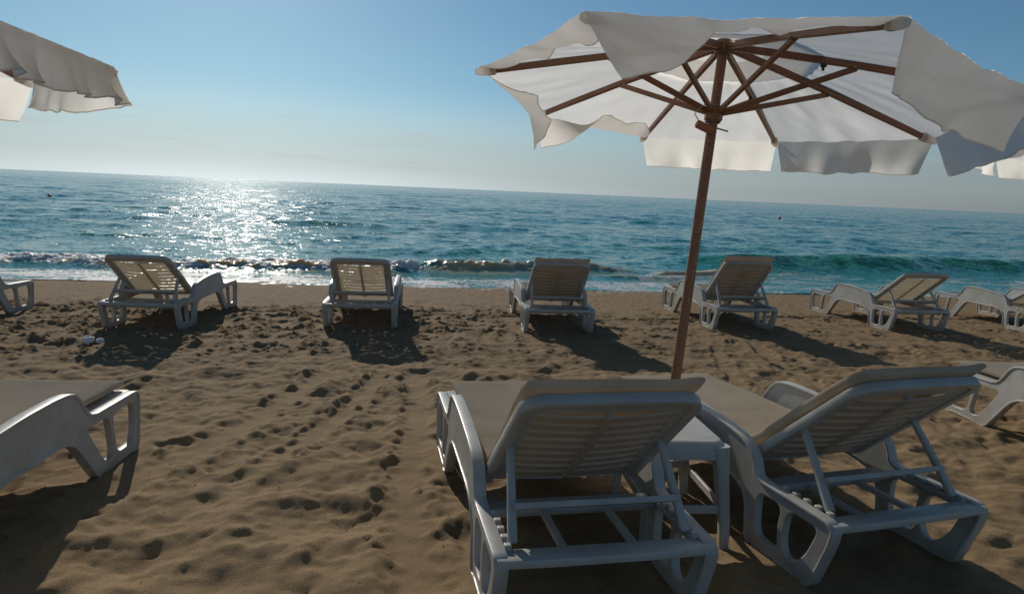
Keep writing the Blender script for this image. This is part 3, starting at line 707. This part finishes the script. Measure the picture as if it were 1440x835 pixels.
    # rolling swells further out
    for nc6, s0, sw, h in ((15.5, -5, 3.2, .15), (10.0, 8, 6, .07), (8.2, -9, 5, .07), (21, 3, 6, .05), (27, -12, 7, .06), (7.0, 1.5, 3, .06), (12.0, -13, 4, .07)):
        q = nc6 + .25 * (s - s0) * .3 + 1.2 * wob; m_ = np.exp(-((s - s0) / sw) ** 2); b = ridge(q, .55, 1.5) * m_; Z += h * b; green = np.maximum(green, .75 * m_ * ridge(q - .2, .5, .4))
    # thin swash sliding over the sand
    lip = .018 + .010 * vnoise(s * 1.1, s * 0 + 5, 70); Z += np.where(n < 1.2, lip * np.exp(-np.maximum(n, 0) / .4), 0)
    sw = (1 - smooth(.6, 1.25, n + .15 * t1)); lace = vnoise(s * 2.2, n * 5, 71) * .5 + .5 * t1
    foam = np.maximum(foam, sw * (.62 + .24 * lace) * (1 - .30 * smooth(2.5, 5, s))); foam = np.maximum(foam, np.exp(-((n - .06) / .07) ** 2) * .8)
    rt = smooth(1.0, 4, s) * (1 - smooth(2.4, 3.6, n)); foam = np.maximum(foam, rt * np.clip(.34 + .30 * (lace + .5 * t2), 0, .62)); silt = np.maximum(silt, rt * .30 * smooth(0, 1, vnoise(s * .9, n * 3.5, 72)))
    foam = np.maximum(foam, (1 - rt) * (1 - lm) * np.clip(.5 - .2 * (n - 1) + .25 * lace, 0, .5) * (n < 3) * smooth(0, .8, lace + .2) * .8)
    foam = np.maximum(foam, lm * .45 * np.exp(-np.maximum(n - 2.2, 0) / 1.2) * (n > 1.5) * smooth(.2, 1.0, lace + t1 * .4))
    foam = np.where(n > .75, foam * (1 - .8 * smooth(.25, .8, silt) * lm), foam)
    shallow = np.exp(-np.maximum(n, 0) / 7.0)
    Z = Z + SEA - .012 * np.clip(-n, 0, 2)
    co = np.stack([X, Y, Z], -1).reshape(-1, 3).astype(np.float32); nr, nc = X.shape; idx = np.arange(nr * nc).reshape(nr, nc)
    quads = np.stack([idx[:-1, :-1], idx[:-1, 1:], idx[1:, 1:], idx[1:, :-1]], -1).reshape(-1, 4)
    return raw_mesh('sea', co, quads, {'foam': np.clip(foam, 0, 1).ravel(), 'silt': np.clip(silt, 0, 1).ravel(), 'green': np.clip(green, 0, 1).ravel(), 'shallow': shallow.ravel()})
def sea_material():
    m, nt, out = mat('sea_water')
    tc = N(nt, 'ShaderNodeTexCoord'); O = tc.outputs['Object']
    A = lambda k: N(nt, 'ShaderNodeAttribute', attribute_name=k).outputs['Fac']
    foam, silt, green, shallow = A('foam'), A('silt'), A('green'), A('shallow')
    big = noise(nt, O, .03, 3, .5)
    c = mix(nt, big.outputs[0], (0.001, 0.140, 0.150), (0.003, 0.200, 0.200))
    c = mix(nt, shallow, c, (0.030, 0.235, 0.225)); c = mix(nt, green, c, (0.030, 0.220, 0.125)); c = mix(nt, silt, c, (0.66, 0.45, 0.22))
    # wind ripple: facet tilts drawn from noise, finer than the mesh can carry
    mp = N(nt, 'ShaderNodeMapping'); mp.inputs['Rotation'].default_value = (0, 0, R(10)); mp.inputs['Scale'].default_value = (.62, 1.25, 1); L(nt, O, mp.inputs[0])
    acc = None
    for sc, k in ((1.1, .20), (4.0, .34), (15.0, .36)):
        nn = noise(nt, mp.outputs[0], sc, 2, .55)
        v = N(nt, 'ShaderNodeVectorMath', operation='SUBTRACT'); L(nt, nn.outputs['Color'], v.inputs[0]); v.inputs[1].default_value = (.5, .5, .5)
        w = N(nt, 'ShaderNodeVectorMath', operation='MULTIPLY'); L(nt, v.outputs[0], w.inputs[0]); w.inputs[1].default_value = (k * 2.0, k * 2.6, 0)
        if acc is None: acc = w.outputs[0]
        else:
            a = N(nt, 'ShaderNodeVectorMath', operation='ADD'); L(nt, acc, a.inputs[0]); L(nt, w.outputs[0], a.inputs[1]); acc = a.outputs[0]
    calm = N(nt, 'ShaderNodeMapRange'); L(nt, shallow, calm.inputs[0]); calm.inputs[1].default_value = .55; calm.inputs[2].default_value = .95; calm.inputs[3].default_value = 1; calm.inputs[4].default_value = .8
    sc_ = N(nt, 'ShaderNodeVectorMath', operation='SCALE'); L(nt, acc, sc_.inputs[0]); L(nt, calm.outputs[0], sc_.inputs['Scale'])
    geo = N(nt, 'ShaderNodeNewGeometry'); ad = N(nt, 'ShaderNodeVectorMath', operation='ADD'); L(nt, geo.outputs['Normal'], ad.inputs[0]); L(nt, sc_.outputs[0], ad.inputs[1])
    nm = N(nt, 'ShaderNodeVectorMath', operation='NORMALIZE'); L(nt, ad.outputs[0], nm.inputs[0])
    p = N(nt, 'ShaderNodeBsdfPrincipled'); L(nt, c, p.inputs['Base Color']); p.inputs['IOR'].default_value = 1.33; p.inputs['Specular IOR Level'].default_value = .30; L(nt, ramp(nt, silt, [(0, (.10,) * 3), (1, (.38,) * 3)]), p.inputs['Roughness'])
    L(nt, nm.outputs[0], p.inputs['Normal'])
    # foam: lacy where thin, solid where thick
    f1 = noise(nt, O, 16, 5, .7); f2 = N(nt, 'ShaderNodeTexVoronoi', feature='DISTANCE_TO_EDGE'); f2.inputs['Scale'].default_value = 7; 
    wv = N(nt, 'ShaderNodeVectorMath', operation='ADD'); w2 = N(nt, 'ShaderNodeVectorMath', operation='SCALE'); L(nt, noise(nt, O, 5, 3).outputs['Color'], w2.inputs[0]); w2.inputs['Scale'].default_value = .35
    L(nt, O, wv.inputs[0]); L(nt, w2.outputs[0], wv.inputs[1]); L(nt, wv.outputs[0], f2.inputs['Vector'])
    lace = math_n(nt, 'SUBTRACT', 1.0, math_n(nt, 'MULTIPLY', f2.outputs['Distance'], 5.0, True))
    pat = math_n(nt, 'ADD', math_n(nt, 'MULTIPLY', f1.outputs[0], .75), math_n(nt, 'MULTIPLY', lace, .30))
    th = math_n(nt, 'SUBTRACT', math_n(nt, 'ADD', pat, foam), 1.0)
    fm = math_n(nt, 'MULTIPLY', th, 5.0, True); fm = math_n(nt, 'MULTIPLY', fm, math_n(nt, 'MULTIPLY', foam, 3.0, True))
    fd = N(nt, 'ShaderNodeBsdfPrincipled'); fd.inputs['Roughness'].default_value = .6
    L(nt, mix(nt, f1.outputs[0], (.60, .59, .59), (.84, .84, .84)), fd.inputs['Base Color'])
    L(nt, bump(nt, f1.outputs[0], .5, .03), fd.inputs['Normal'])
    # light also comes through: thin wave crests and foam scatter the sun from behind
    ss = math_n(nt, 'ADD', math_n(nt, 'MULTIPLY', silt, .9), math_n(nt, 'MULTIPLY', green, .7), True); L(nt, ss, p.inputs['Subsurface Weight'])
    p.inputs['Subsurface Radius'].default_value = (1.0, .8, .5); p.inputs['Subsurface Scale'].default_value = .22
    tfm = N(nt, 'ShaderNodeBsdfTranslucent'); tfm.inputs[0].default_value = (.85, .85, .86, 1)
    m1 = N(nt, 'ShaderNodeMixShader'); m1.inputs[0].default_value = .3; L(nt, fd.outputs[0], m1.inputs[1]); L(nt, tfm.outputs[0], m1.inputs[2])
    fd.inputs['Subsurface Weight'].default_value = .8; fd.inputs['Subsurface Radius'].default_value = (1, 1, 1); fd.inputs['Subsurface Scale'].default_value = .12
    ms = N(nt, 'ShaderNodeMixShader'); L(nt, fm, ms.inputs[0]); L(nt, p.outputs[0], ms.inputs[1]); L(nt, m1.outputs[0], ms.inputs[2]); L(nt, ms.outputs[0], out.inputs[0])
    return m
sea = build_sea(); sea.data.materials.append(sea_material())

# ------------------------------------------------------------------ small things
def crumple(name, label, cat, loc, r, seed, material, group=None):
    import bmesh
    bm = bmesh.new(); bmesh.ops.create_icosphere(bm, subdivisions=4, radius=r)
    for v in bm.verts:
        d = v.co.normalized(); k = 1 + .35 * mnoise.noise(d * 2.2 + Vector((seed, 0, 0))) + .28 * abs(mnoise.noise(d * 5 + Vector((0, seed, 0)))) - .12
        v.co = d * r * k; v.co.z *= .8
    me = bpy.data.meshes.new(name); bm.to_mesh(me); bm.free(); me.materials.append(material)
    o = bpy.data.objects.new(name, me); COL.objects.link(o); o.location = loc; return tag(o, label, cat, group)
for (x, y, r, s, lab) in ((-3.93, 6.20, .052, 2, 'larger white scrap of crumpled litter on the sand left of a lounger leg'), (-3.83, 6.22, .036, 9, 'smaller white scrap of crumpled litter on the sand close to a lounger leg')):
    crumple('litter', lab, 'litter', (x, y, zs(x, y) + r * .45), r, s, M_PAPER, 'litter scraps')
def shell_grit():
    r = np.random.default_rng(77); b = MB()
    for k in range(420):
        y = r.uniform(1.9, 9.5); x = r.uniform(-.8, .85) * (y + 1); q = r.uniform(.0025, .0075) * (1 + .08 * y); a = r.uniform(0, 6.3); z = zs(x, y) + r.uniform(-.008, .010)
        v = [(x + q * math.cos(a + t) * r.uniform(.6, 1.3), y + q * math.sin(a + t) * r.uniform(.6, 1.3), z + q * h) for t, h in ((0, 0), (2.1, .1), (4.2, -.05))]
        v.append((x, y, z + q * r.uniform(.4, .9))); v.append((x, y, z - q * .5))
        b.add(v, [(0, 1, 3), (1, 2, 3), (2, 0, 3), (1, 0, 4), (2, 1, 4), (0, 2, 4)])
    o = b.build('shell_grit', simple('shell_chips', (0.42, 0.36, 0.29), .6), None, 0); o['kind'] = 'stuff'; o['label'] = 'tiny pale shell chips and pebbles scattered over the sand'; o['category'] = 'shell grit'
shell_grit()
def buoy(x, y, r, lab):
    root = empty('buoy', lab, 'buoy', (x, y, SEA), group='swimming line buoys')
    b = MB(); prof = [(0.01, -.5), (.6, -.45), (.95, -.1), (1, .2), (.85, .62), (.45, .92), (.16, 1.0), (.14, 1.15), (.01, 1.18)]
    b.sweep([(0, 0, z * r) for _, z in prof], [(math.cos(q), math.sin(q)) for q in np.linspace(0, 2 * PI, 20, endpoint=False)], (1, 0, 0), scales=[k * r for k, _ in prof])
    b.build('float', M_BUOY, root, 50)
    b = MB(); b.sweep([(math.cos(q) * .16 * r, 0, 1.16 * r + math.sin(q) * .16 * r) for q in np.linspace(0, 2 * PI, 16, endpoint=False)], [(math.cos(q) * .04 * r, math.sin(q) * .04 * r) for q in np.linspace(0, 2 * PI, 6, endpoint=False)], (0, 1, 0), closed=True); b.build('ring', M_METAL, root, 50)
buoy(-31.3, 46.1, .125, 'small reddish buoy floating off the left side')
buoy(27.4, 71.5, .21, 'small orange buoy floating far out right of the umbrella pole')

# ------------------------------------------------------------------ sky, sun
SUN_AZ, SUN_EL = 23.0, 26.0                # azimuth left of straight ahead (+Y)
w = bpy.data.worlds.new('World'); scn.world = w; w.use_nodes = True; nt = w.node_tree; nt.nodes.clear()
sky = N(nt, 'ShaderNodeTexSky', sky_type='NISHITA'); sky.sun_disc = False; sky.sun_elevation = R(SUN_EL); sky.sun_rotation = R(-SUN_AZ)
sky.air_density = 1.0; sky.dust_density = .25; sky.ozone_density = 5.0; sky.altitude = 0
bg = N(nt, 'ShaderNodeBackground'); bg.inputs[1].default_value = 0.062

# the thick sea haze low over the horizon is grey rather than golden; a few thin streaks of cloud lie in it
tcw = N(nt, 'ShaderNodeTexCoord'); sx = N(nt, 'ShaderNodeSeparateXYZ'); L(nt, tcw.outputs['Generated'], sx.inputs[0])
hs = N(nt, 'ShaderNodeHueSaturation'); L(nt, sky.outputs[0], hs.inputs['Color'])
sat = N(nt, 'ShaderNodeMapRange', interpolation_type='SMOOTHSTEP'); L(nt, sx.outputs[2], sat.inputs[0])
for q, v_ in enumerate((0.0, 0.14, 0.14, 1.0)): sat.inputs[q + 1].default_value = v_
L(nt, sat.outputs[0], hs.inputs['Saturation'])
vl = N(nt, 'ShaderNodeMapRange', interpolation_type='SMOOTHSTEP'); L(nt, sx.outputs[2], vl.inputs[0])
for q, v_ in enumerate((0.0, 0.12, 0.80, 1.0)): vl.inputs[q + 1].default_value = v_
L(nt, vl.outputs[0], hs.inputs['Value'])
cm = N(nt, 'ShaderNodeMapping'); cm.inputs['Scale'].default_value = (3.5, 3.5, 55); L(nt, tcw.outputs['Generated'], cm.inputs[0])
cl = noise(nt, cm.outputs[0], 1.6, 5, .6)
band = ramp(nt, sx.outputs[2], [(.012, (0, 0, 0)), (.035, (1, 1, 1)), (.07, (1, 1, 1)), (.12, (0, 0, 0))])
cf = math_n(nt, 'MULTIPLY', ramp(nt, cl.outputs[0], [(.54, (0, 0, 0)), (.72, (.30,) * 3)]), band)
tf_ = N(nt, 'ShaderNodeMapRange', interpolation_type='SMOOTHSTEP'); L(nt, sx.outputs[2], tf_.inputs[0]); tf_.inputs[2].default_value = .2
skyc = mix(nt, cf, mix(nt, 1.0, hs.outputs[0], mix(nt, tf_.outputs[0], (.87, 1.0, 1.06), (.87, 1.05, 1.0)), 'MULTIPLY'), (7.5, 6.9, 6.6))
L(nt, skyc, bg.inputs[0]); wo = N(nt, 'ShaderNodeOutputWorld'); L(nt, bg.outputs[0], wo.inputs[0])
sl = bpy.data.lights.new('sun', 'SUN'); sl.energy = 3.1; sl.angle = R(.53); sl.color = (1.0, .93, .82)
so = bpy.data.objects.new('sun', sl); COL.objects.link(so)
d = Vector((-math.sin(R(SUN_AZ)) * math.cos(R(SUN_EL)), math.cos(R(SUN_AZ)) * math.cos(R(SUN_EL)), math.sin(R(SUN_EL))))
so.rotation_euler = d.to_track_quat('Z', 'Y').to_euler(); so.location = d * 60

# ------------------------------------------------------------------ camera
cam = bpy.data.cameras.new('camera'); cam.lens = 24; cam.sensor_width = 36; cam.clip_end = 20000; cam.clip_start = .05
co = bpy.data.objects.new('camera', cam); COL.objects.link(co); scn.camera = co
p_, r_ = R(8.8), R(2.5)
fw = Vector((0, math.cos(p_), -math.sin(p_))); up0 = Vector((0, math.sin(p_), math.cos(p_))); rt0 = Vector((1, 0, 0))
rt = rt0 * math.cos(r_) + up0 * math.sin(r_); up = up0 * math.cos(r_) - rt0 * math.sin(r_)
mw = Matrix((rt, up, -fw)).transposed().to_4x4(); mw.translation = (0, 0, 1.43); co.matrix_world = mw
scn.view_settings.view_transform = 'Standard'; scn.view_settings.look = 'None'; scn.view_settings.exposure = 0; scn.view_settings.gamma = 1
scn.render.engine = 'CYCLES'; scn.cycles.max_bounces = 8; scn.cycles.diffuse_bounces = 4; scn.cycles.sample_clamp_indirect = 6; scn.cycles.sample_clamp_direct = 8.0
scn.cycles.use_denoising = True; scn.cycles.use_adaptive_sampling = False; scn.cycles.denoiser = 'OPENIMAGEDENOISE'; scn.cycles.denoising_input_passes = 'RGB_ALBEDO_NORMAL'
